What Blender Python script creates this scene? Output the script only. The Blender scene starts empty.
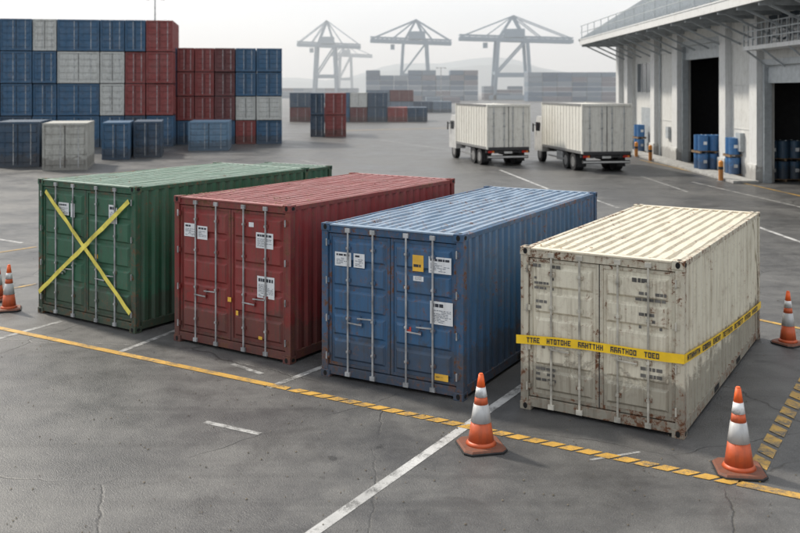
import bpy, bmesh, math, random
from mathutils import Vector, Matrix
random.seed(7)
scene=bpy.context.scene
COL=scene.collection
R=math.radians
F=907.0; HC=4.75; HY=90.0
def gp(x,y):
    Y=F*HC/(y-HY); return ((x-400)*Y/F, Y)

# ---------------------------------------------------------------- materials
class NT:
    def __init__(s,name):
        s.m=bpy.data.materials.new(name); s.m.use_nodes=True
        s.t=s.m.node_tree; s.n=s.t.nodes; s.l=s.t.links
        s.b=s.n['Principled BSDF']
    def new(s,ty,**k):
        n=s.n.new(ty)
        for a,v in k.items(): setattr(n,a,v)
        return n
    def link(s,a,b): s.l.new(a,b)
    def coord(s,scale=(1,1,1),loc=(0,0,0),kind='Object'):
        tc=s.new('ShaderNodeTexCoord'); mp=s.new('ShaderNodeMapping')
        mp.inputs['Scale'].default_value=scale; mp.inputs['Location'].default_value=loc
        s.link(tc.outputs[kind],mp.inputs[0]); return mp.outputs[0]
    def noise(s,vec,scale,detail=4,rough=.6,dist=0):
        n=s.new('ShaderNodeTexNoise'); n.inputs['Scale'].default_value=scale
        n.inputs['Detail'].default_value=detail; n.inputs['Roughness'].default_value=rough
        n.inputs['Distortion'].default_value=dist
        s.link(vec,n.inputs['Vector']); return n.outputs['Fac']
    def ramp(s,fac,a,b,ca=(0,0,0,1),cb=(1,1,1,1)):
        r=s.new('ShaderNodeValToRGB'); e=r.color_ramp.elements
        e[0].position=a; e[1].position=b; e[0].color=ca; e[1].color=cb
        s.link(fac,r.inputs[0]); return r.outputs[0]
    def mix(s,fac,a,b,mode='MIX'):
        m=s.new('ShaderNodeMixRGB',blend_type=mode)
        for i,v in ((0,fac),(1,a),(2,b)):
            if hasattr(v,'links'): s.link(v,m.inputs[i])
            elif i==0: m.inputs[0].default_value=v
            else: m.inputs[i].default_value=(v[0],v[1],v[2],1)
        return m.outputs[0]
    def math(s,op,a,b):
        m=s.new('ShaderNodeMath',operation=op)
        for i,v in ((0,a),(1,b)):
            if hasattr(v,'links'): s.link(v,m.inputs[i])
            else: m.inputs[i].default_value=v
        return m.outputs[0]
    def bump(s,h,strength=.3,dist=.01):
        b=s.new('ShaderNodeBump'); b.inputs['Strength'].default_value=strength
        b.inputs['Distance'].default_value=dist
        s.link(h,b.inputs['Height']); s.link(b.outputs[0],s.b.inputs['Normal'])
def plain(name,col,rough=.6,metal=0,var=.12):
    t=NT(name); v=t.coord()
    n=t.noise(v,3.5,4)
    f=t.ramp(n,.3,.7,(1-var*1.6,)*3+(1,),(1+var,)*3+(1,))
    t.link(t.mix(1,col,f,'MULTIPLY'),t.b.inputs['Base Color'])
    t.b.inputs['Roughness'].default_value=rough; t.b.inputs['Metallic'].default_value=metal
    return t.m
def paint(name,col,rust=.5,dirt=.5,rough=.45,seed=0,fade=.3,rustcol=(.12,.05,.022),grime=(.06,.052,.042)):
    t=NT(name); v=t.coord(loc=(seed*3.7,seed*1.3,seed*5.1))
    big=t.noise(v,1.1,3,.6)
    fadec=tuple(min(1,c*.75+.10) for c in col)
    c=t.mix(t.math('MULTIPLY',t.ramp(big,.35,.75),fade),col,fadec)
    vs=t.coord(scale=(16,16,.8),loc=(seed,seed*2,seed))
    st=t.noise(vs,1.0,4,.65)
    c=t.mix(t.math('MULTIPLY',t.ramp(st,.48,.72),dirt),c,grime)
    bl=t.noise(v,3.2,6,.75,.6)
    c=t.mix(t.math('MULTIPLY',t.ramp(bl,.52,.70),dirt*.75),c,tuple(g*1.15 for g in grime))
    tc=t.new('ShaderNodeTexCoord'); sp=t.new('ShaderNodeSeparateXYZ'); t.link(tc.outputs['Object'],sp.inputs[0])
    zz=t.math('ADD',sp.outputs[2],t.math('MULTIPLY',bl,-1.3))
    c=t.mix(t.math('MULTIPLY',t.ramp(zz,-.6,.15,(1,1,1,1),(0,0,0,1)),.3+dirt*.4),c,(.055,.046,.037))
    rn=t.noise(v,9,7,.78,.4)
    rsum=t.math('ADD',rn,t.math('MULTIPLY',big,.35))
    rsum=t.math('ADD',rsum,t.math('MULTIPLY',st,.16))
    rm=t.ramp(rsum,.97-.14*rust,1.0-.14*rust)
    halo=t.ramp(rsum,.89-.14*rust,.98-.14*rust)
    c=t.mix(t.math('MULTIPLY',halo,.35),c,tuple(r*1.9 for r in rustcol))
    c=t.mix(rm,c,rustcol)
    t.link(c,t.b.inputs['Base Color'])
    rr=t.ramp(bl,.3,.7,(rough-.08,)*3+(1,),(rough+.25,)*3+(1,))
    t.link(t.mix(rm,rr,(.85,.85,.85)),t.b.inputs['Roughness'])
    h=t.math('ADD',t.math('MULTIPLY',bl,.6),t.math('MULTIPLY',rm,.12))
    h=t.math('ADD',h,t.math('MULTIPLY',big,1.6))
    t.bump(h,.4,.014)
    return t.m

M={}
M['galv']=plain('galvanised_steel',(.42,.43,.44),.45,.45,.35)
M['dark']=plain('black_rubber',(.018,.018,.02),.7)
M['hole_shade']=plain('painted_hole_shade',(.006,.006,.006),.9)  # near-black paint standing in for the shade inside holes and pockets
M['ink']=plain('label_ink',(.03,.035,.05),.7)
M['inksoft']=plain('label_ink_soft',(.16,.18,.22),.7)
M['inkfade']=plain('faded_ink',(.14,.135,.125),.7,0,.5)
M['paper']=paint('label_white',(.70,.72,.74),-.5,.22,.5,61,.1,grime=(.3,.28,.24))
M['ylab']=plain('label_yellow',(.80,.47,.06),.5,0,.15)
M['rlab']=plain('label_red',(.55,.06,.04),.5,0,.15)
M['tape']=plain('yellow_tape',(.86,.56,.02),.38,0,.12)
M['tapelt']=plain('pale_yellow_tape',(.78,.68,.12),.38,0,.25)
M['strap']=plain('pale_strap',(.6,.56,.46),.5)

# ---------------------------------------------------------------- mesh builder
class MB:
    def __init__(s): s.v=[];s.f=[];s.mi=[];s.ms=[]
    def mat(s,m):
        if m not in s.ms: s.ms.append(m)
        return s.ms.index(m)
    def add(s,vs,fs,m):
        o=len(s.v); k=s.mat(m); s.v+= [tuple(p) for p in vs]
        for f in fs: s.f.append(tuple(o+i for i in f)); s.mi.append(k)
    def quad(s,a,b,c,d,m): s.add([a,b,c,d],[(0,1,2,3)],m)
    def box(s,x0,x1,y0,y1,z0,z1,m):
        s.add([(x0,y0,z0),(x1,y0,z0),(x1,y1,z0),(x0,y1,z0),(x0,y0,z1),(x1,y0,z1),(x1,y1,z1),(x0,y1,z1)],
          [(0,3,2,1),(4,5,6,7),(0,1,5,4),(1,2,6,5),(2,3,7,6),(3,0,4,7)],m)
    def tbox(s,x0,x1,z0,z1,yb,yf,i,m):
        s.add([(x0,yb,z0),(x1,yb,z0),(x1,yb,z1),(x0,yb,z1),(x0+i,yf,z0+i),(x1-i,yf,z0+i),(x1-i,yf,z1-i),(x0+i,yf,z1-i)],
          [(4,5,6,7),(0,1,5,4),(1,2,6,5),(2,3,7,6),(3,0,4,7)],m)
    def beam(s,p,q,w,h,m):
        p=Vector(p);q=Vector(q);d=(q-p).normalized()
        up=Vector((0,0,1)) if abs(d.z)<.95 else Vector((0,1,0))
        a=d.cross(up).normalized()*w/2; b=a.cross(d).normalized()*h/2
        vs=[p-a-b,p+a-b,p+a+b,p-a+b,q-a-b,q+a-b,q+a+b,q-a+b]
        s.add(vs,[(0,3,2,1),(4,5,6,7),(0,1,5,4),(1,2,6,5),(2,3,7,6),(3,0,4,7)],m)
    def cyl(s,p,q,r,m,n=10,r2=None):
        if r2 is None:r2=r
        p=Vector(p);q=Vector(q);d=(q-p).normalized()
        up=Vector((0,0,1)) if abs(d.z)<.9 else Vector((1,0,0))
        a=d.cross(up).normalized();b=d.cross(a)
        vs=[]
        for i in range(n):
            t=2*math.pi*i/n; u=a*math.cos(t)+b*math.sin(t); vs.append(p+u*r)
        for i in range(n):
            t=2*math.pi*i/n; u=a*math.cos(t)+b*math.sin(t); vs.append(q+u*r2)
        fs=[(i,(i+1)%n,n+(i+1)%n,n+i) for i in range(n)]+[tuple(range(n-1,-1,-1)),tuple(range(n,2*n))]
        s.add(vs,fs,m)
    def wave_y(s,x_out,x_in,y0,y1,z0,z1,per,m,rng=None):
        n=max(1,round((y1-y0)/per)); p=(y1-y0)/n; pts=[]
        j=lambda: (rng.uniform(-.005,.005) if rng else 0)
        for i in range(n):
            b=y0+i*p
            pts+=[(b,x_in+j()),(b+.22*p,x_in+j()),(b+.42*p,x_out+j()*.6),(b+.78*p,x_out+j()*.6)]
        pts.append((y1,x_in))
        vs=[(x,y,z0) for y,x in pts]+[(x,y,z1) for y,x in pts]; k=len(pts)
        s.add(vs,[(i,i+1,k+i+1,k+i) for i in range(k-1)],m)
    def wave_x(s,z_hi,z_lo,x0,x1,y0,y1,per,m,rng=None):
        n=max(1,round((x1-x0)/per)); p=(x1-x0)/n; pts=[]
        for i in range(n):
            b=x0+i*p
            pts+=[(b,z_lo),(b+.5*p,z_lo),(b+.62*p,z_hi),(b+.88*p,z_hi)]
        pts.append((x1,z_lo))
        K=12; vs=[]; k=len(pts)
        sag=[[ (rng.uniform(-.012,.003) if rng and 0<r<K else 0) for _ in range(n+2)] for r in range(K+1)]
        for r in range(K+1):
            y=y0+(y1-y0)*r/K
            for i,(x,z) in enumerate(pts): vs.append((x,y,z+sag[r][i//4]))
        fs=[(r*k+i,r*k+i+1,(r+1)*k+i+1,(r+1)*k+i) for r in range(K) for i in range(k-1)]
        s.add(vs,fs,m)
    def obj(s,name,parent=None,bevel=0,smooth=False):
        me=bpy.data.meshes.new(name); me.from_pydata(s.v,[],s.f)
        for m in s.ms: me.materials.append(m)
        me.polygons.foreach_set('material_index',s.mi)
        if smooth: me.polygons.foreach_set('use_smooth',[True]*len(s.f))
        me.update()
        o=bpy.data.objects.new(name,me); COL.objects.link(o)
        if parent: o.parent=parent
        if bevel:
            b=o.modifiers.new('bevel','BEVEL'); b.width=bevel; b.segments=2; b.limit_method='ANGLE'; b.angle_limit=R(40)
        return o
def empty(name,loc=(0,0,0),rz=0):
    e=bpy.data.objects.new(name,None); COL.objects.link(e)
    e.location=loc; e.rotation_euler=(0,0,rz); e.empty_display_size=.3
    return e

# ---------------------------------------------------------------- container
def scribble(mb,x0,x1,z0,z1,y,rows,m,rng,density=.85,th=.5):
    h=(z1-z0)/rows
    for r in range(rows):
        x=x0; zt=z1-r*h; end=x1-(x1-x0)*rng.choice((0,0,.15,.4))
        while x<end-.015:
            w=rng.uniform(.03,.09)
            if rng.random()<density:
                xe=min(x+w,end)
                mb.quad((x,y,zt-h*(.2+th)),(xe,y,zt-h*(.2+th)),(xe,y,zt-h*.2),(x,y,zt-h*.2),m)
            x+=w+rng.uniform(.008,.016)
def container(px,py,W,H,L,theta,col,seed,labels=(),rods=None,rust=.5,dirt=.5,fade=.3,prints=(),roofcol=None,grime=(.06,.052,.042),frust=.45,leaves=0):
    """px,py : world xy of front-right bottom corner"""
    rng=random.Random(seed)
    c,s=math.cos(theta),math.sin(theta)
    e=empty('shipping_container',(px-W*c,py-W*s,0),theta)
    body=paint('container_paint_%d'%seed,col,rust,dirt,.40,seed,fade,grime=grime)
    frame=paint('container_frame_%d'%seed,tuple(x*.8 for x in col),rust+frust,dirt+.1,.5,seed+.5,fade,grime=grime)
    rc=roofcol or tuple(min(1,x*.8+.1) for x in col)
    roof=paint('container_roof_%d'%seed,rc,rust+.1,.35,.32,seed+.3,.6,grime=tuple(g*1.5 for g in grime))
    rodm=rods or M['galv']
    f=MB()
    P=.12
    for x in (0,W-P):
        f.box(x,x+P,0.012,.14,.12,H-.115,frame)
        f.box(x,x+P,L-.14,L-.012,.12,H-.115,frame)
    f.box(P,W-P,.02,.12,.05,.19,frame)
    f.box(P,W-P,.02,.12,H-.15,H-.03,frame)
    f.box(P,W-P,L-.12,L-.02,.05,.19,frame); f.box(P,W-P,L-.12,L-.02,H-.13,H-.03,frame)
    for x0,x1 in ((.012,.09),(W-.09,W-.012)):
        f.box(x0,x1,.175,L-.175,.05,.20,frame)
        f.box(x0+.004,x1-.004,.145,L-.145,H-.10,H-.022,frame)
    for x in (-.004,W-.166):
        for y in (-.004,L-.166):
            for z in (0.0,H-.118):
                f.box(x,x+.17,y,y+.17,z,z+.12,frame)
    f.obj('frame',e,.006)
    h=MB()
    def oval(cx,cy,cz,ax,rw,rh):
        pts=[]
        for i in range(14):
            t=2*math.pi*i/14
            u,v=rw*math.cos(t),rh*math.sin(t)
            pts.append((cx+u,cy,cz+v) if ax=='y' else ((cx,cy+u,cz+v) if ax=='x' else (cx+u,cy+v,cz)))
        h.add(pts,[tuple(range(14))],M['hole_shade'])
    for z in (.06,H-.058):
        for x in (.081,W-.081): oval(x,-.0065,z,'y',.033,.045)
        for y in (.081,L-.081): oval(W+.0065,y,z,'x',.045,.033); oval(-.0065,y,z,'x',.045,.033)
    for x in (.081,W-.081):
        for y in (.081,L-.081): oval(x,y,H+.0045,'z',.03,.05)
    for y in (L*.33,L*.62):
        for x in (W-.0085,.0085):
            h.quad((x,y,.07),(x,y+.34,.07),(x,y+.34,.16),(x,y,.16),M['hole_shade'])
    h.obj('painted_holes',e)  # flat dark plates, hole and fork pocket depth is only painted on
    w=MB()
    w.wave_y(W-.018,W-.062,.14,L-.14,.19,H-.09,.262,body,rng)
    w.wave_y(.018,.062,.14,L-.14,.19,H-.09,.262,body,rng)
    w.box(P,W-P,L-.1,L-.05,.19,H-.12,body)
    w.box(.09,W-.09,.1,L-.1,.12,.17,frame)
    w.obj('side_walls',e)
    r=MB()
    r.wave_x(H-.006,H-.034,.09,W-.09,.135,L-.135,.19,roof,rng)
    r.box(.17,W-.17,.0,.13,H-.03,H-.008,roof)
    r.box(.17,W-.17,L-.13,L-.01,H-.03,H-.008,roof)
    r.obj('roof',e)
    if leaves:
        lf=MB(); lm=M.setdefault('leaf',plain('dead_leaf',(.20,.11,.04),.8,0,.4))
        for i in range(leaves):
            x=rng.uniform(.15,W-.15) if rng.random()<.5 else rng.uniform(.1,.5)
            y=abs(rng.gauss(.35,.5)) if rng.random()<.6 else rng.uniform(.2,L-.3)
            y=min(max(y,.05),L-.2); a=rng.uniform(0,6.28); q=rng.uniform(.015,.04)
            pts=[(x+q*math.cos(a+k*1.57)*(1 if k%2 else .6),y+q*math.sin(a+k*1.57)*(1 if k%2 else .6),H+.003+rng.uniform(0,.012)) for k in range(4)]
            lf.add(pts,[(0,1,2),(0,2,3)],lm)
        lf.obj('dead_leaves',e)
    d=MB()
    mid=W/2; z0=.205; z1=H-.165
    for (a,b) in ((P+.008,mid-.008),(mid+.008,W-P-.008)):
        d.box(a,b,.062,.10,z0,z1,body)
        d.box(a,a+.05,.045,.0615,z0,z1,frame); d.box(b-.05,b,.045,.0615,z0,z1,frame)
        d.box(a+.0505,b-.0505,.047,.0615,z0,z0+.05,frame); d.box(a+.0505,b-.0505,.047,.0615,z1-.05,z1,frame)
        n=5; hh=(z1-z0-.14)/n
        for i in range(n):
            d.tbox(a+.09,b-.09,z0+.07+i*hh+.035,z0+.07+(i+1)*hh-.035,.0618,.022+rng.uniform(0,.004),.036,body)
        hx=a-.02 if a<mid-.5 else b+.02
        for i in range(4):
            zz=z0+.15+i*(z1-z0-.3)/3
            d.box(hx-.05,hx+.05,.0,.03,zz-.04,zz+.04,frame)
            d.cyl((hx,-.004,zz-.06),(hx,-.004,zz+.06),.014,rodm,8)
    d.box(mid-.0075,mid+.0075,.05,.1,z0,z1,M['dark'])
    d.box(P,W-P,.1005,.11,.19,H-.15,M['dark'])
    d.obj('doors',e,.003)
    k=MB()
    lw=mid-P
    for j,xx in enumerate((P+lw*.34,P+lw*.74,mid+lw*.26,mid+lw*.66)):
        k.cyl((xx,.002,.1),(xx,.002,H-.07),.0165,rodm,10)
        for zz in (.10,H-.09): k.box(xx-.045,xx+.045,-.02,.02,zz-.035,zz+.035,rodm)
        for q in (.12,.37,.66,.9):
            zz=z0+(z1-z0)*q
            k.box(xx-.05,xx+.05,-.0,.02,zz-.03,zz+.03,frame)
            k.box(xx-.022,xx+.022,-.024,.0,zz-.018,zz+.018,rodm)
        zz=.98+(.07 if j%2 else -.03)
        sgn=1 if j in (0,2) else -1
        k.beam((xx,-.028,zz),(xx+sgn*.28,-.022,zz-.012),.012,.022,rodm)
        k.box(xx+sgn*.25-.03,xx+sgn*.25+.03,-.018,.02,zz-.05,zz+.02,frame)
    k.obj('lock_rods',e,.002)
    if labels or prints:
        g=MB()
        for (u0,u1,v0,v1,kd) in labels:
            x0,x1,za,zb=u0*W,u1*W,H*(1-v1),H*(1-v0)
            m={'w':M['paper'],'y':M['ylab'],'r':M['rlab']}[kd]
            g.box(x0,x1,.0175,.0205,za,zb,m)
            if kd=='w' and x1-x0>.15:
                hb=za+(zb-za)*.66
                scribble(g,x0+.03,x1-.03,hb,zb-.015,.0155,1,M['ink'],rng,1,.5)
                scribble(g,x0+.03,x1-.03,za+.02,hb-.01,.0155,max(2,int((zb-za)/.04)),M['inksoft'],rng,.85,.4)
            elif x1-x0>.1: scribble(g,x0+.02,x1-.02,za+.04,zb-.04,.0155,2,M['ink'],rng,.5)
        for (u0,u1,v0,v1,rows) in prints:
            scribble(g,u0*W,u1*W,H*(1-v1),H*(1-v0),.0195,rows,M['inkfade'],rng,.75,.5)
        g.obj('labels',e)
    return e,W,H,L

green=container(-5.16,17.66,3.1,2.86,5.3,R(-33.8),(.018,.105,.055),1,
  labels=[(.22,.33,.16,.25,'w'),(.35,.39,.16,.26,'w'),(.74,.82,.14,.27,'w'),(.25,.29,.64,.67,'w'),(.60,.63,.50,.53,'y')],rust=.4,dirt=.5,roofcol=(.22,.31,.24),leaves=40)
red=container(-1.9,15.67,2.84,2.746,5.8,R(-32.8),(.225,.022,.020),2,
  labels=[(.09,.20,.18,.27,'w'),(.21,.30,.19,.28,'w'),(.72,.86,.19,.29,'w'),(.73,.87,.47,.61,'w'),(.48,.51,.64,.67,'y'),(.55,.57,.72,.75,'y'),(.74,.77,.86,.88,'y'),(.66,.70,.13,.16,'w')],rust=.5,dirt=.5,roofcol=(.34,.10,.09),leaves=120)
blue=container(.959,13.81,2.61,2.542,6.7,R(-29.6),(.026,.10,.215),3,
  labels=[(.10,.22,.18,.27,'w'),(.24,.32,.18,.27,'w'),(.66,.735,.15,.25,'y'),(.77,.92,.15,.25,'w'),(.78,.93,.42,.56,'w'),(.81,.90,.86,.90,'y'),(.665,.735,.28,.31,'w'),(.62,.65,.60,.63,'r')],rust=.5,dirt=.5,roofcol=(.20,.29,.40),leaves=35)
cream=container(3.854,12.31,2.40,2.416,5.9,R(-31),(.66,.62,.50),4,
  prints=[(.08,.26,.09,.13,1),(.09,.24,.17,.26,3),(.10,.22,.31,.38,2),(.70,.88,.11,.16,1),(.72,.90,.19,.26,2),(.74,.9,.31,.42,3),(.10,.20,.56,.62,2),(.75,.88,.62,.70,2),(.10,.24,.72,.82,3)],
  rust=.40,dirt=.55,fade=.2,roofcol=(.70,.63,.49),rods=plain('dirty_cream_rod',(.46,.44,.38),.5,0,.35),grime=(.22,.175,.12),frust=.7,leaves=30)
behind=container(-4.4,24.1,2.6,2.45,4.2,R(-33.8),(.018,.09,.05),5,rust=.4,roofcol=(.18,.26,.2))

# tape cross on green container
e,W,H,L=green
t=MB()
def tape(mb,p,q,w,y,m):
    p=Vector((p[0],0,p[1]));q=Vector((q[0],0,q[1]));d=(q-p).normalized();n=Vector((-d.z,0,d.x))*w/2
    N=18; pts=[]
    for i in range(N+1):
        c=p.lerp(q,i/N); yy=y+random.uniform(-.004,.004); k=random.uniform(.86,1.04)
        c=c+n*random.uniform(-.12,.12)
        pts+= [(c.x-n.x*k,yy,c.z-n.z*k),(c.x+n.x*k,yy+random.uniform(-.003,.003),c.z+n.z*k)]
    mb.add(pts,[(2*i,2*i+1,2*i+3,2*i+2) for i in range(N)],m)
tape(t,(.10*W,.915*H),(.965*W,.135*H),.10,-.036,M['tapelt'])
tape(t,(.96*W,.90*H),(.03*W,.16*H),.10,-.046,M['tapelt'])
t.obj('tape_cross',e)
# barrier tape on cream container
e,W,H,L=cream
t=MB(); TH=.13
def hz(x): return .975+ .035*x + .02*math.sin(x*2)
N=20; pts=[]
for i in range(N+1):
    x=-.05+(W+.065)*i/N; z=hz(x); yy=-.038+.004*math.sin(i*1.7)
    pts+=[(x,yy,z),(x,yy,z+TH)]
t.add(pts,[(2*i,2*i+1,2*i+3,2*i+2) for i in range(N)],M['tape'])
zc=hz(W)
def sz(y): return zc-.46*(y/L)-.05*math.sin(math.pi*y/L)
pts=[]
for i in range(N+1):
    y=-.038+(L+.06)*i/N; z=sz(y); pts+=[(W+.016+.003*math.sin(i*2.1),y,z),(W+.016+.003*math.sin(i*2.1+1),y,z+TH)]
t.add(pts,[(2*i,2*i+1,2*i+3,2*i+2) for i in range(N)],M['tape'])
t.obj('barrier_tape',e)
t=MB(); rng=random.Random(3)
def glyph(fn,a,w,h):
    k=rng.randrange(5); s=w*.30
    segs=[(0,s,0,h)]
    if k==0: segs+=[(s,w,0,.22*h),(s,w,.78*h,h),(w-s,w,.22*h,.78*h)]
    if k==1: segs+=[(s,w,.4*h,.6*h),(w-s,w,0,.4*h),(s,w,.78*h,h)]
    if k==2: segs+=[(s,w,0,.22*h),(s,w,.78*h,h),(s,w*.8,.41*h,.59*h)]
    if k==3: segs+=[(w-s,w,0,h),(s,w-s,.4*h,.6*h)]
    if k==4: segs=[(w*.35,w*.65,0,h),(0,w,.8*h,h)]
    for a0,a1,b0,b1 in segs: fn(a+a0,a+a1,b0,b1)
def onfront(a0,a1,b0,b1):
    z=hz((a0+a1)/2)+.025; t.quad((a0,-.0445,z+b0),(a1,-.0445,z+b0),(a1,-.0445,z+b1),(a0,-.0445,z+b1),M['ink'])
def onside(a0,a1,b0,b1):
    z0,z1=sz(a0)+.022,sz(a1)+.022; X=W+.0225; t.quad((X,a0,z0+b0),(X,a1,z1+b0),(X,a1,z1+b1),(X,a0,z0+b1),M['ink'])
x=.12
while x<W-.3:
    for i in range(rng.choice((4,6,7))):
        if x>W-.08: break
        glyph(onfront,x,.044,.078); x+=.054
    x+=.10
y=.12
while y<L-.35:
    for i in range(rng.choice((5,7))):
        if y>L-.1: break
        glyph(onside,y,.09,.082); y+=.108
    y+=.16
t.obj('tape_print',e)
t=MB()
pts=[]
for i in range(13):
    u=i/12; y=L-.75+.6*u; z=H-.05-(H-.6)*(u**1.6)*.75; pts+=[(W+.004,y,z),(W+.004,y+.05,z)]
t.add(pts,[(2*i,2*i+1,2*i+3,2*i+2) for i in range(12)],M['strap'])
t.obj('hanging_strap',e)

# ---------------------------------------------------------------- traffic cones
orange=paint('cone_orange',(.88,.13,.02),-.6,.28,.42,11,.12)
refl=paint('cone_white_band',(.76,.77,.78),-.6,.28,.35,12,.1,grime=(.18,.17,.15))
baseo=paint('cone_base',(.32,.075,.025),-.3,.6,.6,13,.2)
def cone(X,Y,h,bw,rz,tilt=0):
    e=empty('traffic_cone',(X,Y,0),rz)
    m=MB(); b=bw/2
    def slab(r,z0,z1,r1,ma):
        k=.28
        def ring(rr,z):
            c=rr*(1-k); return [(c,-rr,z),(rr,-c,z),(rr,c,z),(c,rr,z),(-c,rr,z),(-rr,c,z),(-rr,-c,z),(-c,-rr,z)]
        m.add(ring(r,z0)+ring(r1,z1),[(i,(i+1)%8,8+(i+1)%8,8+i) for i in range(8)]+[tuple(range(7,-1,-1)),tuple(range(8,16))],ma)
    slab(b,0.010,.028,b,M['dark']); slab(b*.96,.0285,.055,b*.9,baseo)
    m.obj('base',e,.004)
    m=MB(); r0=b*.60; r1=.032
    def rad(z): return r0+(r1-r0)*((z-.055)/(h-.055))
    segs=[(.055,.10,orange,1.15,1.0),(.10,.36*h,orange,1,1),(.36*h,.60*h,refl,1.03,1.03),(.60*h,.70*h,orange,1,1),(.70*h,.83*h,refl,1.04,1.04),(.83*h,h,orange,1,1)]
    for z0,z1,ma,k0,k1 in segs: m.cyl((0,0,z0),(0,0,z1),rad(z0)*k0,ma,28,rad(z1)*k1)
    m.cyl((0,0,h),(0,0,h+.012),r1*1.0,orange,20,r1*.7)
    o=m.obj('cone_body',e)
    for p in o.data.polygons: p.use_smooth=len(p.vertices)==4
    e.rotation_euler=(0,tilt,rz)
x,y=gp(481,447); cone(x,y,.97,.60,R(12))
x,y=gp(739,471); cone(x,y,1.04,.60,R(-8),R(-.6))
x,y=gp(788,344); cone(x,y,.98,.50,R(30))
x,y=gp(9,310); cone(x,y,.97,.50,R(20))
x,y=gp(-3,300); cone(x,y,.97,.50,R(5))

# ---------------------------------------------------------------- ground
t=NT('asphalt'); v=t.coord()
a=t.noise(v,90,4,.8); b=t.noise(v,.35,4,.62,.4); c=t.noise(v,1.9,6,.72,.3)
vo=t.new('ShaderNodeTexVoronoi'); vo.inputs['Scale'].default_value=60; t.link(v,vo.inputs['Vector'])
col=t.mix(t.ramp(a,.36,.66),(.042,.043,.045),(.165,.164,.162))
col=t.mix(t.ramp(vo.outputs['Distance'],.10,.26,(1,1,1,1),(0,0,0,1)),col,t.mix(t.ramp(vo.outputs['Color'],.3,.9),(.04,.04,.04),(.36,.355,.34)))
col=t.mix(1,col,t.ramp(b,.32,.70,(.66,.66,.68,1),(1.25,1.24,1.21,1)),'MULTIPLY')
col=t.mix(1,col,t.ramp(c,.3,.75,(.74,.74,.75,1),(1.24,1.23,1.20,1)),'MULTIPLY')
st=t.noise(v,.8,5,.6,.8); col=t.mix(t.math('MULTIPLY',t.ramp(st,.56,.68),.5),col,(.034,.033,.033))
sp_=t.noise(v,2.6,3,.5,.2); col=t.mix(t.math('MULTIPLY',t.ramp(sp_,.70,.73),.6),col,(.02,.02,.02))
rot=t.new('ShaderNodeMapping'); tc=t.new('ShaderNodeTexCoord'); t.link(tc.outputs['Object'],rot.inputs[0])
rot.inputs['Rotation'].default_value=(0,0,R(31)); rot.inputs['Scale'].default_value=(.05,1.6,1)
ty=t.noise(rot.outputs[0],1.2,5,.6,.2); col=t.mix(t.math('MULTIPLY',t.ramp(ty,.50,.68),.45),col,(.04,.04,.041))
dn=t.new('ShaderNodeTexNoise'); dn.inputs['Scale'].default_value=1.3; dn.inputs['Detail'].default_value=5; t.link(v,dn.inputs['Vector'])
wv=t.mix(.35,v,dn.outputs['Color'],'ADD')
vc=t.new('ShaderNodeTexVoronoi',feature='DISTANCE_TO_EDGE'); vc.inputs['Scale'].default_value=.22; t.link(wv,vc.inputs['Vector'])
crm=t.math('MULTIPLY',t.ramp(vc.outputs['Distance'],.0012,.004,(1,1,1,1),(0,0,0,1)),t.ramp(b,.42,.6))
col=t.mix(t.math('MULTIPLY',crm,.75),col,(.014,.014,.014))
t.link(col,t.b.inputs['Base Color'])
t.link(t.math('ADD',t.ramp(b,.3,.7,(.30,.30,.30,1),(.50,.50,.50,1)),t.math('MULTIPLY',t.ramp(c,.4,.7),.1)),t.b.inputs['Roughness'])
hh=t.math('SUBTRACT',t.math('ADD',t.math('MULTIPLY',a,.6),t.math('MULTIPLY',vo.outputs['Distance'],-.8)),t.math('MULTIPLY',crm,2.0))
t.bump(hh,.55,.010)
asphalt=t.m
g=MB(); g.quad((-2500,-500,0),(2500,-500,0),(2500,3500,0),(-2500,3500,0),asphalt); g.obj('asphalt_ground')

def roadpaint(name,colr,wear=.5):
    t=NT(name); v=t.coord()
    a=t.noise(v,90,4,.8); w=t.noise(v,3.0,8,.78); w2=t.noise(v,.8,3)
    m=t.ramp(t.math('ADD',t.math('MULTIPLY',w,.75),t.math('MULTIPLY',a,.35)),.44+.16*wear-.06,.50+.16*wear,(0,0,0,1),(1,1,1,1))
    base=t.mix(t.ramp(a,.34,.68),(.045,.045,.046),(.15,.148,.14))
    pc=t.mix(1,colr,t.ramp(w2,.3,.7,(.65,.65,.65,1),(1.05,1.05,1.05,1)),'MULTIPLY')
    pc=t.mix(.6,pc,t.ramp(a,.25,.75,(.40,.40,.40,1),(1,1,1,1)),'MULTIPLY')
    t.link(t.mix(m,base,pc),t.b.inputs['Base Color']); t.b.inputs['Roughness'].default_value=.5
    t.bump(a,.4,.01)
    return t.m
yel=roadpaint('yellow_road_paint',(.76,.44,.08),.36)
yel2=roadpaint('yellow_road_paint_worn',(.70,.42,.085),.52)
whi=roadpaint('white_road_paint',(.68,.68,.67),.40)
whi2=roadpaint('white_road_paint_worn',(.54,.54,.53),.64)
ZL=.004
def strip(mb,p,q,w,m,z=ZL):
    p=Vector((p[0],p[1],z));q=Vector((q[0],q[1],z));d=(q-p).normalized();n=Vector((-d.y,d.x,0))*w/2
    mb.quad(p-n,q-n,q+n,p+n,m)
def pxs(mb,x0,y0,x1,y1,w,m,z=ZL): strip(mb,gp(x0,y0),gp(x1,y1),w,m,z)
mk=MB(); ZY=.008
A=Vector((-12.0,20.46)); Bm=Vector((4.16,10.90)); d=(Bm-A).normalized(); n=Vector((-d.y,d.x))
Ltot=(Bm-A).length
J=(Vector((-1.9,14.2))-A).length
strip(mk,A,A+d*J,.15,yel,ZY)
s0=J+.03
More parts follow.
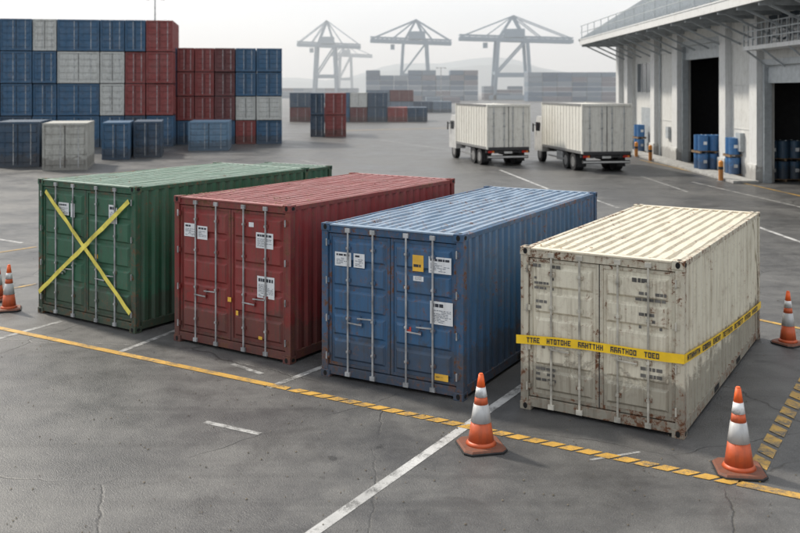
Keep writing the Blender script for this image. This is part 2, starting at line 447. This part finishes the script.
while s0<Ltot-.2:
    p=A+d*s0; w=.085; sk=.12; dl=.20
    mk.quad((*(p-n*w),ZY),(*(p+d*dl-n*w),ZY),(*(p+d*(dl+sk)+n*w),ZY),(*(p+d*sk+n*w),ZY),yel)
    s0+=.25
strip(mk,A+d*Ltot-d*.1,A+d*(Ltot+4),.16,yel,ZY)
q0=Vector((4.26,11.02)); d2=Vector((.53,.848)); n2=Vector((-d2.y,d2.x)); s0=.0
while s0<13:
    p=q0+d2*s0; w=.11
    mk.quad((*(p-n2*w),ZY),(*(p+d2*.30-n2*w),ZY),(*(p+d2*.46+n2*w),ZY),(*(p+d2*.16+n2*w),ZY),yel2)
    s0+=.42
mk.obj('yellow_line_marking')
mk=MB()
pxs(mk,535,378,300,542,.15,whi)
pxs(mk,268,388,330,364,.12,whi2); pxs(mk,-10,341,62,321,.13,whi2); pxs(mk,120,352,185,327,.12,whi2)
pxs(mk,205,422,260,434,.10,whi2); pxs(mk,232,364,262,374,.10,whi2); pxs(mk,590,460,640,452,.05,whi2)
pxs(mk,755,226,820,249,.16,whi); pxs(mk,500,170,548,189,.16,whi); pxs(mk,596,200,618,208,.15,whi2)
pxs(mk,640,176,688,192,.14,whi2); pxs(mk,-10,238,22,243,.16,whi2); pxs(mk,380,140,450,150,.2,whi2)
pxs(mk,692,182,830,214,.14,whi2); pxs(mk,300,160,330,166,.14,whi2)
mk.obj('white_line_marking')
mk=MB()
pxs(mk,750,318,830,335,.13,yel2,ZY); pxs(mk,-10,254,36,247,.14,yel2,ZY); pxs(mk,-10,293,36,284,.12,yel2,ZY)
pxs(mk,640,160,840,205,.16,yel2,ZY)
pxs(mk,330,131,452,128,.5,yel2,ZY)
mk.obj('yellow_yard_marking')
mk=MB(); gm=plain('grit',(.15,.125,.09),.9,0,.5); rng=random.Random(9)
for i in range(900):
    yy=rng.uniform(9.3,26); xx=rng.uniform(-.5,.5)*yy*.9
    r=rng.uniform(.005,.018)
    pts=[(xx+r*rng.uniform(.5,1.2)*math.cos(k*1.26),yy+r*rng.uniform(.5,1.2)*math.sin(k*1.26),.009) for k in range(5)]+[(xx,yy,.009+r*.6)]
    mk.add(pts,[(k,(k+1)%5,5) for k in range(5)],gm)
mk.obj('gravel_debris')

# ---------------------------------------------------------------- background containers
def bm(name,col,seed): return paint(name,col,.25,.45,.5,seed,.35)
BC={'b':bm('stack_blue',(.028,.095,.185),21),'n':bm('stack_navy',(.024,.058,.105),22),'r':bm('stack_red',(.22,.038,.036),23),
    'd':bm('stack_dark_red',(.12,.03,.032),24),'w':bm('stack_white',(.50,.51,.49),25),'g':bm('stack_grey',(.38,.38,.35),26),
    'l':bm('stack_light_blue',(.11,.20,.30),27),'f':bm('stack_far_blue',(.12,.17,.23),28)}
fgap=plain('container_shadow_gap',(.012,.012,.014),.8)
def simple_cont(mb,x0,x1,y0,L,z0,h,m,det=True):
    x1-=.09; z1=z0+h-.075; mb.box(x0+.04,x1-.08,y0+.06,y0+L-.03,z0+.03,z1-.03,m)
    mb.box(x0+.02,x1-.02,y0+.25,y0+L-.2,z1-.025,z1-.004,m)
    mb.box(x0+.02,x1-.02,y0+.25,y0+L-.2,z1+.001,z1+.07,fgap) if det else None
    P=.1
    for x in (x0,x1-P): mb.box(x,x+P,y0,y0+.12,z0,z1,m); mb.box(x,x+P,y0+L-.12,y0+L,z0,z1,m)
    mb.box(x0+P,x1-P,y0+.005,y0+.055,z0+.005,z0+.14,m); mb.box(x0+P,x1-P,y0+.005,y0+.055,z1-.13,z1-.005,m)
    mb.box(x1-.035,x1-.002,y0+.12,y0+L-.12,z0+.003,z0+.14,m); mb.box(x1-.035,x1-.002,y0+.12,y0+L-.12,z1-.1,z1-.003,m)
    mid=(x0+x1)/2
    mb.box(mid-.02,mid+.02,y0+.045,y0+.0595,z0+.14,z1-.14,fgap)
    for q in (.2,.4,.6,.8):
        xx=x0+(x1-x0)*q; mb.box(xx-.018,xx+.018,y0+.01,y0+.045,z0+.1,z1-.08,m if int(q*5)%2 else M['galv'])
    for i in range(4):
        zz=z0+.3+i*(z1-z0-.6)/3.6
        mb.tbox(x0+.16,mid-.06,zz,zz+.36,y0+.0598,y0+.030,.03,m); mb.tbox(mid+.06,x1-.16,zz,zz+.36,y0+.0598,y0+.030,.03,m)
def stack(xpx,Y,phi,cols,h,L,det=True,name='container_stack'):
    e=empty(name,((xpx-400)*Y/F,Y,0),phi); m=MB(); x=0
    rng=random.Random(int(xpx))
    for w,s in cols:
        for i,ch in enumerate(s):
            dy=rng.uniform(-.16,.16)
            simple_cont(m,x-w,x,dy,L,i*h,h,BC[ch],i<len(s)-1)
            m.wave_y(x-.096,x-.165,dy+.12,dy+L-.12,i*h+.14,i*h+h-.175,.35,BC[ch])
        x-=w
    m.obj('containers',e); return e
stack(174,76,R(9),[(2.25,'brrr'),(1.7,'nrrb'),(2.0,'bwwb'),(3.4,'bbwb'),(1.9,'bbbw'),(2.5,'nbbb'),(3.3,'bdrb'),(3.3,'bbdb'),(3.3,'bbbb')],2.66,6)
stack(283,80,R(8),[(2.3,'bwbb'),(1.8,'rwbb'),(1.8,'bddd'),(1.7,'brrr'),(1.5,'brrr'),(1.6,'brbb')],2.12,6)
stack(347,92,R(5),[(2.2,'rr'),(1.5,'nn')],2.25,8)
stack(428,135,R(0),[(3,'n'),(3,'r'),(3,'nn'),(2.6,'dw'),(3,'bb'),(3,'r'),(3,'dn')],2.2,8)
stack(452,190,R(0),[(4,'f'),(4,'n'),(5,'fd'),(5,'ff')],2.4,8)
stack(230,71,R(8),[(3.2,'l')],2.35,5,name='shipping_container')
stack(89,54,R(14),[(2.6,'g')],2.86,5,name='shipping_container')
stack(41,56,R(14),[(2.6,'n')],2.86,5,name='shipping_container')
stack(0,57,R(14),[(2.6,'n')],2.7,5,name='shipping_container')
stack(131,62,R(13),[(1.9,'b')],2.6,5,name='shipping_container')
stack(163,64,R(13),[(2.0,'n')],2.6,5,name='shipping_container')

# ---------------------------------------------------------------- trucks
tw=paint('truck_box_white',(.66,.65,.60),.1,.45,.4,31,.2,grime=(.2,.175,.14))
cab=plain('truck_cab_white',(.55,.55,.54),.3); gl=plain('dark_glass',(.02,.025,.03),.08)
redl=plain('tail_light_red',(.5,.02,.01),.3); chas=plain('truck_chassis',(.035,.035,.038),.6); rim=plain('wheel_rim',(.3,.3,.3),.4,.5)
org=plain('indicator_orange',(.7,.25,.02),.3)
def truck(X,Y,phi,W,H,L):
    e=empty('box_truck',(X,Y,0),phi)
    m=MB(); z0=1.12
    m.box(.03,W-.03,.06,L,z0+.0,H-.05,tw)
    for x in (0,W-.09): m.box(x,x+.09,0,.14,z0-.05,H,tw); m.box(x,x+.09,L-.1,L+.02,z0-.05,H,tw)
    m.box(.09,W-.09,0,.14,H-.14,H-.002,tw); m.box(.09,W-.09,0,.14,z0-.1,z0+.08,chas)
    for x0,x1 in ((-.005,.05),(W-.05,W+.005)):
        m.box(x0,x1,.14,L-.1,z0-.06,z0+.1,rim); m.box(x0,x1,.14,L-.1,H-.12,H+.002,rim)
    y=.55
    while y<L-.3:
        for x0,x1 in ((.008,.0295),(W-.0295,W-.008)): m.box(x0,x1,y,y+.05,z0+.1,H-.12,tw)
        y+=.55
    m.box(W/2-.02,W/2+.02,.035,.059,z0+.08,H-.14,chas)
    for q in (.16,.40,.60,.84):
        m.cyl((W*q,.03,z0-.02),(W*q,.03,H-.1),.028,M['galv'],8)
        for k in (.2,.5,.8): m.box(W*q-.07,W*q+.07,.01,.058,z0+(H-z0)*k-.03,z0+(H-z0)*k+.03,M['galv'])
    m.obj('cargo_box',e,.008)
    m=MB()
    m.box(.55,.75,.1,L+1.0,.82,1.06,chas); m.box(W-.75,W-.55,.1,L+1.0,.82,1.06,chas)
    m.box(.1,W-.1,.1,.25,.5,.68,chas); m.box(.12,W-.12,.09,.099,.55,.63,cab)
    m.box(.0,W,.16,.3,.84,1.0,chas)
    for x in (.12,W-.52):
        m.box(x,x+.40,.10,.158,.84,.98,redl); m.box(x+.27,x+.38,.092,.0995,.86,.96,org)
        m.box(x,x+.5,1.0,1.02,.25,1.0,M['dark'])
    m.box(W/2-.26,W/2+.26,.095,.155,.80,.93,cab)
    m.box(.06,.5,3.6,4.7,.45,1.0,M['galv'])
    m.box(.05,.12,3.2,L-1.2,.55,.62,rim)
    m.box(W-.5,W-.06,3.6,4.7,.45,1.0,chas)
    m.obj('chassis',e,.01)
    m=MB()
    def wheel(x0,x1,y):
        m.cyl((x0,y,.52),(x1,y,.52),.52,M['dark'],24)
        xo=x0-.004 if x0<W/2 else x1+.004
        m.cyl((xo,y,.52),(xo+(.05 if x0<W/2 else -.05),y,.52),.30,rim,16)
    for y in (1.7,3.0):
        wheel(.06,.58,y); wheel(W-.58,W-.06,y)
    wheel(.12,.44,L+.75); wheel(W-.44,W-.12,L+.75)
    m.box(.03,.6,.95,3.75,1.06,1.1,chas); m.box(W-.6,W-.03,.95,3.75,1.06,1.1,chas)
    m.obj('wheels',e)
    m=MB()
    m.box(.1,W-.1,L+.2,L+1.9,.7,2.0,cab)
    m.add([(.1,L+.2,2.001),(W-.1,L+.2,2.001),(W-.1,L+1.9,2.001),(.1,L+1.9,2.001),(.16,L+.25,3.0),(W-.16,L+.25,3.0),(W-.16,L+1.55,3.0),(.16,L+1.55,3.0)],
       [(4,5,6,7),(0,1,5,4),(1,2,6,5),(2,3,7,6),(3,0,4,7)],cab)
    m.box(.085,.098,L+.7,L+1.6,2.02,2.6,gl); m.box(W-.098,W-.085,L+.7,L+1.6,2.02,2.6,gl)
    m.box(-.12,-.04,L+1.6,L+1.68,1.95,2.5,M['dark']); m.beam((-.05,L+1.64,2.4),(.12,L+1.64,2.4),.04,.04,M['dark'])
    m.obj('cab',e,.04)
truck(5.37,56,R(12.9),2.85,3.85,6.9)
truck(10.43,52,R(8.6),3.05,3.95,7.6)

# ---------------------------------------------------------------- warehouse
wallm=paint('warehouse_concrete',(.58,.585,.57),-.1,.40,.75,41,.3,grime=(.17,.155,.135))
trim=paint('warehouse_trim',(.60,.61,.61),.1,.35,.6,42,.2,grime=(.17,.155,.135))
roofm=paint('warehouse_roof_metal',(.42,.45,.47),.1,.3,.45,43,.2)
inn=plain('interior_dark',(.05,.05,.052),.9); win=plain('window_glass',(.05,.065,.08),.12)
steel=plain('painted_steel',(.36,.39,.41),.5,.1)
wh=empty('warehouse')
X0=18.7; WT=10.4
m=MB()
def wseg(y0,y1,z0,z1,x=X0,m_=None): m.box(x,x+.5,y0,y1,z0,z1,m_ or wallm)
wseg(26,38,0,WT); wseg(38.001,46.5,6.0,WT); wseg(46.501,52.2,0,WT); wseg(52.201,59.9,7.6,WT)
wseg(59.901,66.5,0,WT); wseg(66.501,73,0,WT,X0+.25); wseg(73.001,77,0,WT)
m.box(X0+.5,40,76.5,77,0,WT,wallm); m.box(X0+.5,40,26,26.4,0,WT,wallm)
m.box(40,40.4,26,77,0,WT,wallm)
m.obj('walls',wh,.01)
m=MB()
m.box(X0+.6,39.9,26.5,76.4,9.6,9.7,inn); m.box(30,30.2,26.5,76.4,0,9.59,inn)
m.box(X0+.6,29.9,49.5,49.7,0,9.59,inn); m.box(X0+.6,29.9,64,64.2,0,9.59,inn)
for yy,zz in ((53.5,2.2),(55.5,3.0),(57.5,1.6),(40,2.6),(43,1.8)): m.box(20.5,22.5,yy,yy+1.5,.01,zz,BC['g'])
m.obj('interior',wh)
m=MB()
for y0,y1 in ((46.6,47.6),(51.1,52.1),(60,61.1),(65.4,66.4),(73.1,74),(76.0,76.95),(36.9,37.9)):
    m.box(X0-.38,X0-.002,y0,y1,0,8.7,trim); m.box(X0-.46,X0-.002,y0-.08,y1+.08,.0,.9,wallm)
for y0,y1,zt in ((38.0,46.5,6.0),(52.2,59.9,7.6)):
    m.box(X0-.12,X0-.003,y0-.2,y1+.2,zt+.002,zt+.3,steel)
    m.box(X0-.1,X0+.3,y0+.002,y0+.18,0,zt,steel); m.box(X0-.1,X0+.3,y1-.18,y1-.002,0,zt,steel)
    m.box(X0+.1,X0+.3,y0+.19,y1-.19,zt-.9,zt-.002,steel)
m.box(X0-.1,X0-.003,47.8,50.9,7.3,7.45,trim); m.box(X0-.1,X0-.003,61.3,65.3,7.3,7.45,trim)
for zz in (2.6,5.0):
    m.box(X0-.03,X0-.003,47.7,51.0,zz,zz+.05,wallm); m.box(X0-.03,X0-.003,61.2,65.3,zz,zz+.05,wallm)
for yy in (47.9,61.4,64.9,74.4): m.cyl((X0-.1,yy,0),(X0-.1,yy,8.7),.07,steel,8)
m.box(X0-.25,X0-.003,49.2,49.9,1.4,2.4,steel); m.box(X0-.2,X0-.003,62.6,63.2,1.4,2.2,steel)
m.box(X0+.22,X0+.248,67.2,72.3,4.6,6.8,win)
for i in range(5): m.box(X0+.19,X0+.219,67.1+i*1.28,67.2+i*1.28,4.5,6.9,trim)
m.box(X0+.2,X0+.248,68,71,0,3.4,steel)
m.box(X0-.03,X0-.003,38.5,46,7.2,8.5,win)
for i in range(7): m.box(X0-.06,X0-.031,38.4+i*1.25,38.5+i*1.25,7.1,8.6,trim)
m.box(X0-1.2,X0-.07,37,46.3,6.75,6.95,trim)
for i in range(17):
    yy=37.05+i*.575; m.box(X0-1.18,X0-1.13,yy,yy+.05,6.951,8.0,steel)
for zz in (7.3,7.65,8.0): m.box(X0-1.19,X0-1.12,37,46.3,zz,zz+.05,steel)
for yy in (38,41,44,46): m.beam((X0-1.1,yy,6.72),(X0-.02,yy,5.9),.08,.08,steel)
m.obj('wall_fittings',wh)
m=MB(); XE=15.5; ZE=8.75
m.box(XE,X0-.003,25,77.5,ZE,ZE+.10,trim)
m.box(XE-.12,XE-.002,25,77.6,ZE-.18,ZE+.32,trim)
y=26.5
while y<77.5:
    m.box(XE+.05,X0-.01,y,y+.14,ZE-.32,ZE-.002,steel)
    m.beam((XE+.5,y+.07,ZE-.3),(X0-.1,y+.07,ZE-1.5),.10,.10,steel)
    y+=2.55
for xx in (XE+1,XE+2.1): m.box(xx,xx+.1,25.2,77.3,ZE-.12,ZE-.003,steel)
sl=math.tan(R(32)); XR=31
zr=lambda x: ZE+.33+(x-XE)*sl
m.add([(XE-.15,25,zr(XE-.15)),(XE-.15,77.6,zr(XE-.15)),(XR,77.6,zr(XR)),(XR,25,zr(XR))],[(0,1,2,3)],roofm)
m.add([(XR,25,zr(XR)),(XR,77.6,zr(XR)),(XR+15,77.6,ZE),(XR+15,25,ZE)],[(0,1,2,3)],roofm)
y=25.2
while y<77.5:
    m.beam((XE-.1,y,zr(XE-.1)+.04),(XR,y,zr(XR)+.04),.09,.09,roofm); y+=.8
m.add([(XE,77.3,ZE+.1),(XR,77.3,zr(XR)),(XR+15,77.3,ZE+.1)],[(0,1,2)],wallm)
m.beam((XE-.15,77.65,zr(XE-.15)-.1),(XR,77.65,zr(XR)-.1),.12,.4,trim)
for i in range(22):
    yy=25.5+i*2.45; m.box(XE-.1,XE-.05,yy,yy+.05,ZE+.3,ZE+1.4,steel)
for zz in (ZE+.85,ZE+1.4): m.box(XE-.1,XE-.05,25,77.4,zz,zz+.05,steel)
m.obj('roof_and_eaves',wh)
kb=MB(); kc=plain('kerb_concrete',(.34,.34,.33),.85,0,.25)
kb.box(16.9,X0-.48,46,77,0,.14,kc); kb.obj('kerb',None,.02)
bol=paint('bollard_orange',(.70,.26,.03),.0,.3,.5,51,.1)
for (x,yb) in ((664,157),(690,161),(768,181)):
    X,Y=gp(x,yb); X=min(X,16.75)
    b=MB(); b.cyl((0,0,0),(0,0,1.0),.12,bol,16); b.cyl((0,0,1.0),(0,0,1.07),.12,bol,16,.06); b.cyl((0,0,.6),(0,0,.75),.124,M['dark'],16); b.cyl((0,0,0),(0,0,.03),.2,M['galv'],12)
    o=b.obj('bollard'); o.location=(X,Y,0)
binb=paint('barrel_blue',(.03,.14,.34),.15,.4,.4,52,.3); bind=paint('barrel_navy',(.025,.07,.13),.2,.4,.4,53,.3)
wood=plain('pallet_wood',(.22,.15,.09),.85,0,.35)
def barrels(xl,yb,n,ma,rz,tiers=2):
    X,Y=gp(xl,yb); e=empty('barrel_stack',(X,Y,.0),R(rz)); m=MB(); D=.62
    z=0.0
    for t_ in range(tiers):
        Wp=n*D+.04
        for i in range(5): m.box(0,Wp,.02+i*.29,.14+i*.29,z+.11,z+.135,wood)
        for x in (0,Wp/2-.05,Wp-.1): m.box(x,x+.1,.02,1.3,z,z+.109,wood)
        z+=.137
        for i in range(n):
            for j in range(2):
                cx=.33+i*D; cy=.33+j*D; r=.295
                for a,b_,r1,r2 in ((0,.03,r*.97,r),(.03,.29,r,r),(.29,.31,r*1.035,r*1.035),(.31,.58,r,r),(.58,.60,r*1.035,r*1.035),(.60,.87,r,r),(.87,.9,r*1.02,r*1.02)):
                    m.cyl((cx,cy,z+a),(cx,cy,z+b_),r1,ma,18,r2)
                m.cyl((cx+.15,cy,z+.9),(cx+.15,cy,z+.93),.04,M['paper'],8)
                if (i+j)%2==0: m.box(cx-.1,cx+.1,cy-r-.012,cy-r+.01,z+.36,z+.54,M['paper'])
        z+=.935
    m.obj('barrels',e)
barrels(700,172,3,binb,4); barrels(730,177,3,binb,-3); barrels(768,182,3,bind,3)
barrels(638,153,1,binb,5)

# ---------------------------------------------------------------- cranes & distance
crm_=[plain('crane_steel',(.24,.31,.38),.7),plain('crane_steel_haze',(.30,.36,.42),.7)]  # second one paler for farther cranes, distance haze put into its colour
def crane(xc,D,xl,xr,ytop,yboom,mat,legw):
    X=(xc-400)*D/F; S=D/F; e=empty('gantry_crane',(X,D,0))
    zb=HC+(90-yboom)*S; zt=HC+(90-ytop)*S; xl=(xl-xc)*S; xr=(xr-xc)*S; lw=legw*S/2; T=1.5
    m=MB()
    for sx in (-1,1):
        for yy in (0,14):
            m.beam((sx*lw*1.15,yy,0),(sx*lw*.9,yy,zb),T,T,mat)
        m.beam((sx*lw,0,zb*.45),(sx*lw,14,zb*.45),T,T,mat)
    for yy in (0,14):
        m.beam((-lw*1.1,yy,zb*.42),(lw*1.1,yy,zb*.42),T*.9,T*1.3,mat)
        m.beam((-lw*1.05,yy,zb*.42),(lw*.9,yy,zb),T*.5,T*.5,mat)
        m.beam((-lw*1.5,yy,1.2),(lw*1.5,yy,1.2),T,T*1.4,mat)
    for yy in (4,10):
        m.beam((xl,yy,zb+1),(xr,yy,zb-.5),T*.9,T*1.2,mat); m.beam((xl,yy,zb+2.8),(xr,yy,zb+1.2),T*.35,T*.35,mat)
        n=18
        for i in range(n):
            a=xl+(xr-xl)*i/n; b=xl+(xr-xl)*(i+1)/n
            za=zb+1-1.5*i/n; z2=zb+1-1.5*(i+1)/n
            m.beam((a,yy,za),(b,yy,z2+1.8),T*.22,T*.22,mat)
        m.beam((-lw*.9,yy,zb),(lw*.1,yy,zt),T*.6,T*.6,mat); m.beam((lw*.9,yy,zb),(lw*.1,yy,zt),T*.6,T*.6,mat)
        for q in (.5,.97):
            m.beam((lw*.1,yy,zt),(xl*q,yy,zb+2),T*.3,T*.3,mat); m.beam((lw*.1,yy,zt),(xr*q,yy,zb+1),T*.3,T*.3,mat)
    m.box(-lw*.5,lw*.8,3,11,zb+1.5,zb+5.5,mat); m.box(xl*.5-1,xl*.5+1,5,8,zb-3.5,zb-1,mat)
    m.obj('structure',e)
crane(325,520,296,360,20,46,crm_[1],20)
crane(415,450,370,452,19,42,crm_[0],26)
crane(513,430,460,575,15,40,crm_[0],32)
crane(345,760,330,372,44,56,crm_[1],12)
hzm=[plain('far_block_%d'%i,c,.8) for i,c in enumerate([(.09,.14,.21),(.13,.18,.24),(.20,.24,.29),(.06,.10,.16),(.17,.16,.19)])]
def far(name,x0,x1,D,ytop,rows,seed,over=0):
    rng=random.Random(seed); S=D/F; e=empty(name,((x0-400)*S,D,0)); m=MB(); Wd=(x1-x0)*S; zt=HC+(90-ytop)*S; h=zt/rows
    n=int(Wd/6.2)
    for i in range(n):
        top=rows-rng.choice((0,0,0,1))
        for r in range(top): m.box(i*6.2,i*6.2+6.0,0,12,r*h,r*h+h*.93,hzm[rng.randrange(5)])
    m.obj('blocks',e)
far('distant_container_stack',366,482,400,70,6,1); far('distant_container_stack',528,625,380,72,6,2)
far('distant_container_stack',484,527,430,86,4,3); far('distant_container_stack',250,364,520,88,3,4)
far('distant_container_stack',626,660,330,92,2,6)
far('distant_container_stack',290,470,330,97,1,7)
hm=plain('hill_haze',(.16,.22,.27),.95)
m=MB(); N=120; xs=[-1500+i*3200/N for i in range(N+1)]; rng=random.Random(5)
def hgt(x): return 24+14*math.sin(x*.004+1)+9*math.sin(x*.011)+5*math.sin(x*.031+2)+ (16*math.exp(-((x-120)/260)**2))
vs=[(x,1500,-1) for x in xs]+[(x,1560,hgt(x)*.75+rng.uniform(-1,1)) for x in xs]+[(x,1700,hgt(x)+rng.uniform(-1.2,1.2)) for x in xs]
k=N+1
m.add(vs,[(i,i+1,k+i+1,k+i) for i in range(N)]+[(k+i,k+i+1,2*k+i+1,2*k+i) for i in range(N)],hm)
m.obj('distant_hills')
def lamp(xp,Y,ytop):
    X=(xp-400)*Y/F; z=HC+(90-ytop)*Y/F; m=MB()
    m.cyl((0,0,0),(0,0,z),.16,M['galv'],10,.08); m.box(-1.1,1.1,-.06,.06,z,z+.1,M['galv'])
    for x in (-1.1,.7): m.box(x,x+.45,-.3,.2,z-.12,z+.0-.002,M['galv'])
    o=m.obj('street_lamp'); o.location=(X,Y,0)
lamp(155,110,-1); lamp(441,200,68)
# morning haze over the quay : a real homogeneous volume
hv=bpy.data.materials.new('haze_volume'); hv.use_nodes=True; tn=hv.node_tree; tn.nodes.clear()
vsn=tn.nodes.new('ShaderNodeVolumeScatter'); vsn.inputs['Density'].default_value=.0010; vsn.inputs['Anisotropy'].default_value=.35
vsn.inputs['Color'].default_value=(.93,.97,1,1)
oo=tn.nodes.new('ShaderNodeOutputMaterial'); tn.links.new(vsn.outputs[0],oo.inputs['Volume'])
m=MB(); m.box(-1300,1300,84,1450,.05,75,hv); m.obj('haze')

# ---------------------------------------------------------------- world & light
AZ=R(-50)
EL=R(44)
w=bpy.data.worlds.new('World'); scene.world=w; w.use_nodes=True
nt=w.node_tree; bg=nt.nodes['Background']
sky=nt.nodes.new('ShaderNodeTexSky'); sky.sky_type='NISHITA'; sky.sun_disc=False
sky.sun_elevation=EL; sky.sun_rotation=AZ; sky.dust_density=4; sky.air_density=1.2
hsv=nt.nodes.new('ShaderNodeHueSaturation'); hsv.inputs['Saturation'].default_value=.35
nt.links.new(sky.outputs[0],hsv.inputs['Color'])
tc=nt.nodes.new('ShaderNodeTexCoord'); mp=nt.nodes.new('ShaderNodeMapping'); mp.inputs['Scale'].default_value=(1,1,3.5)
nt.links.new(tc.outputs['Generated'],mp.inputs[0])
no=nt.nodes.new('ShaderNodeTexNoise'); no.inputs['Scale'].default_value=2.2; no.inputs['Detail'].default_value=5; no.inputs['Roughness'].default_value=.55
nt.links.new(mp.outputs[0],no.inputs['Vector'])
rp=nt.nodes.new('ShaderNodeValToRGB'); rp.color_ramp.elements[0].position=.3; rp.color_ramp.elements[1].position=.7
rp.color_ramp.elements[0].color=(.80,.83,.87,1); rp.color_ramp.elements[1].color=(1,1,1,1)
nt.links.new(no.outputs['Fac'],rp.inputs[0])
sc=nt.nodes.new('ShaderNodeMixRGB'); sc.blend_type='MULTIPLY'; sc.inputs[0].default_value=1; sc.inputs[2].default_value=(8.6,8.75,8.9,1)
nt.links.new(rp.outputs[0],sc.inputs[1])
mx=nt.nodes.new('ShaderNodeMixRGB'); mx.inputs[0].default_value=.8
nt.links.new(hsv.outputs[0],mx.inputs[1]); nt.links.new(sc.outputs[0],mx.inputs[2])
nt.links.new(mx.outputs[0],bg.inputs['Color']); bg.inputs['Strength'].default_value=.145
sl_=bpy.data.lights.new('sun','SUN'); sl_.energy=4.0; sl_.angle=R(4); sl_.color=(1,.92,.80)
so=bpy.data.objects.new('sun',sl_); COL.objects.link(so)
dirv=Vector((math.sin(AZ)*math.cos(EL),math.cos(AZ)*math.cos(EL),math.sin(EL)))
so.rotation_euler=dirv.to_track_quat('Z','Y').to_euler(); so.location=(0,0,60)

# ---------------------------------------------------------------- camera
cd=bpy.data.cameras.new('camera'); cam=bpy.data.objects.new('camera',cd); COL.objects.link(cam)
cam.location=(0,0,HC); cam.rotation_euler=(R(90),0,0)
cd.sensor_width=36; cd.lens=F/800*36; cd.shift_y=-(266.5-HY)/800; cd.clip_end=6000
cd.dof.use_dof=True; cd.dof.focus_distance=14.5; cd.dof.aperture_fstop=1.3
scene.camera=cam
scene.view_settings.view_transform='Standard'; scene.view_settings.look='None'; scene.view_settings.exposure=0
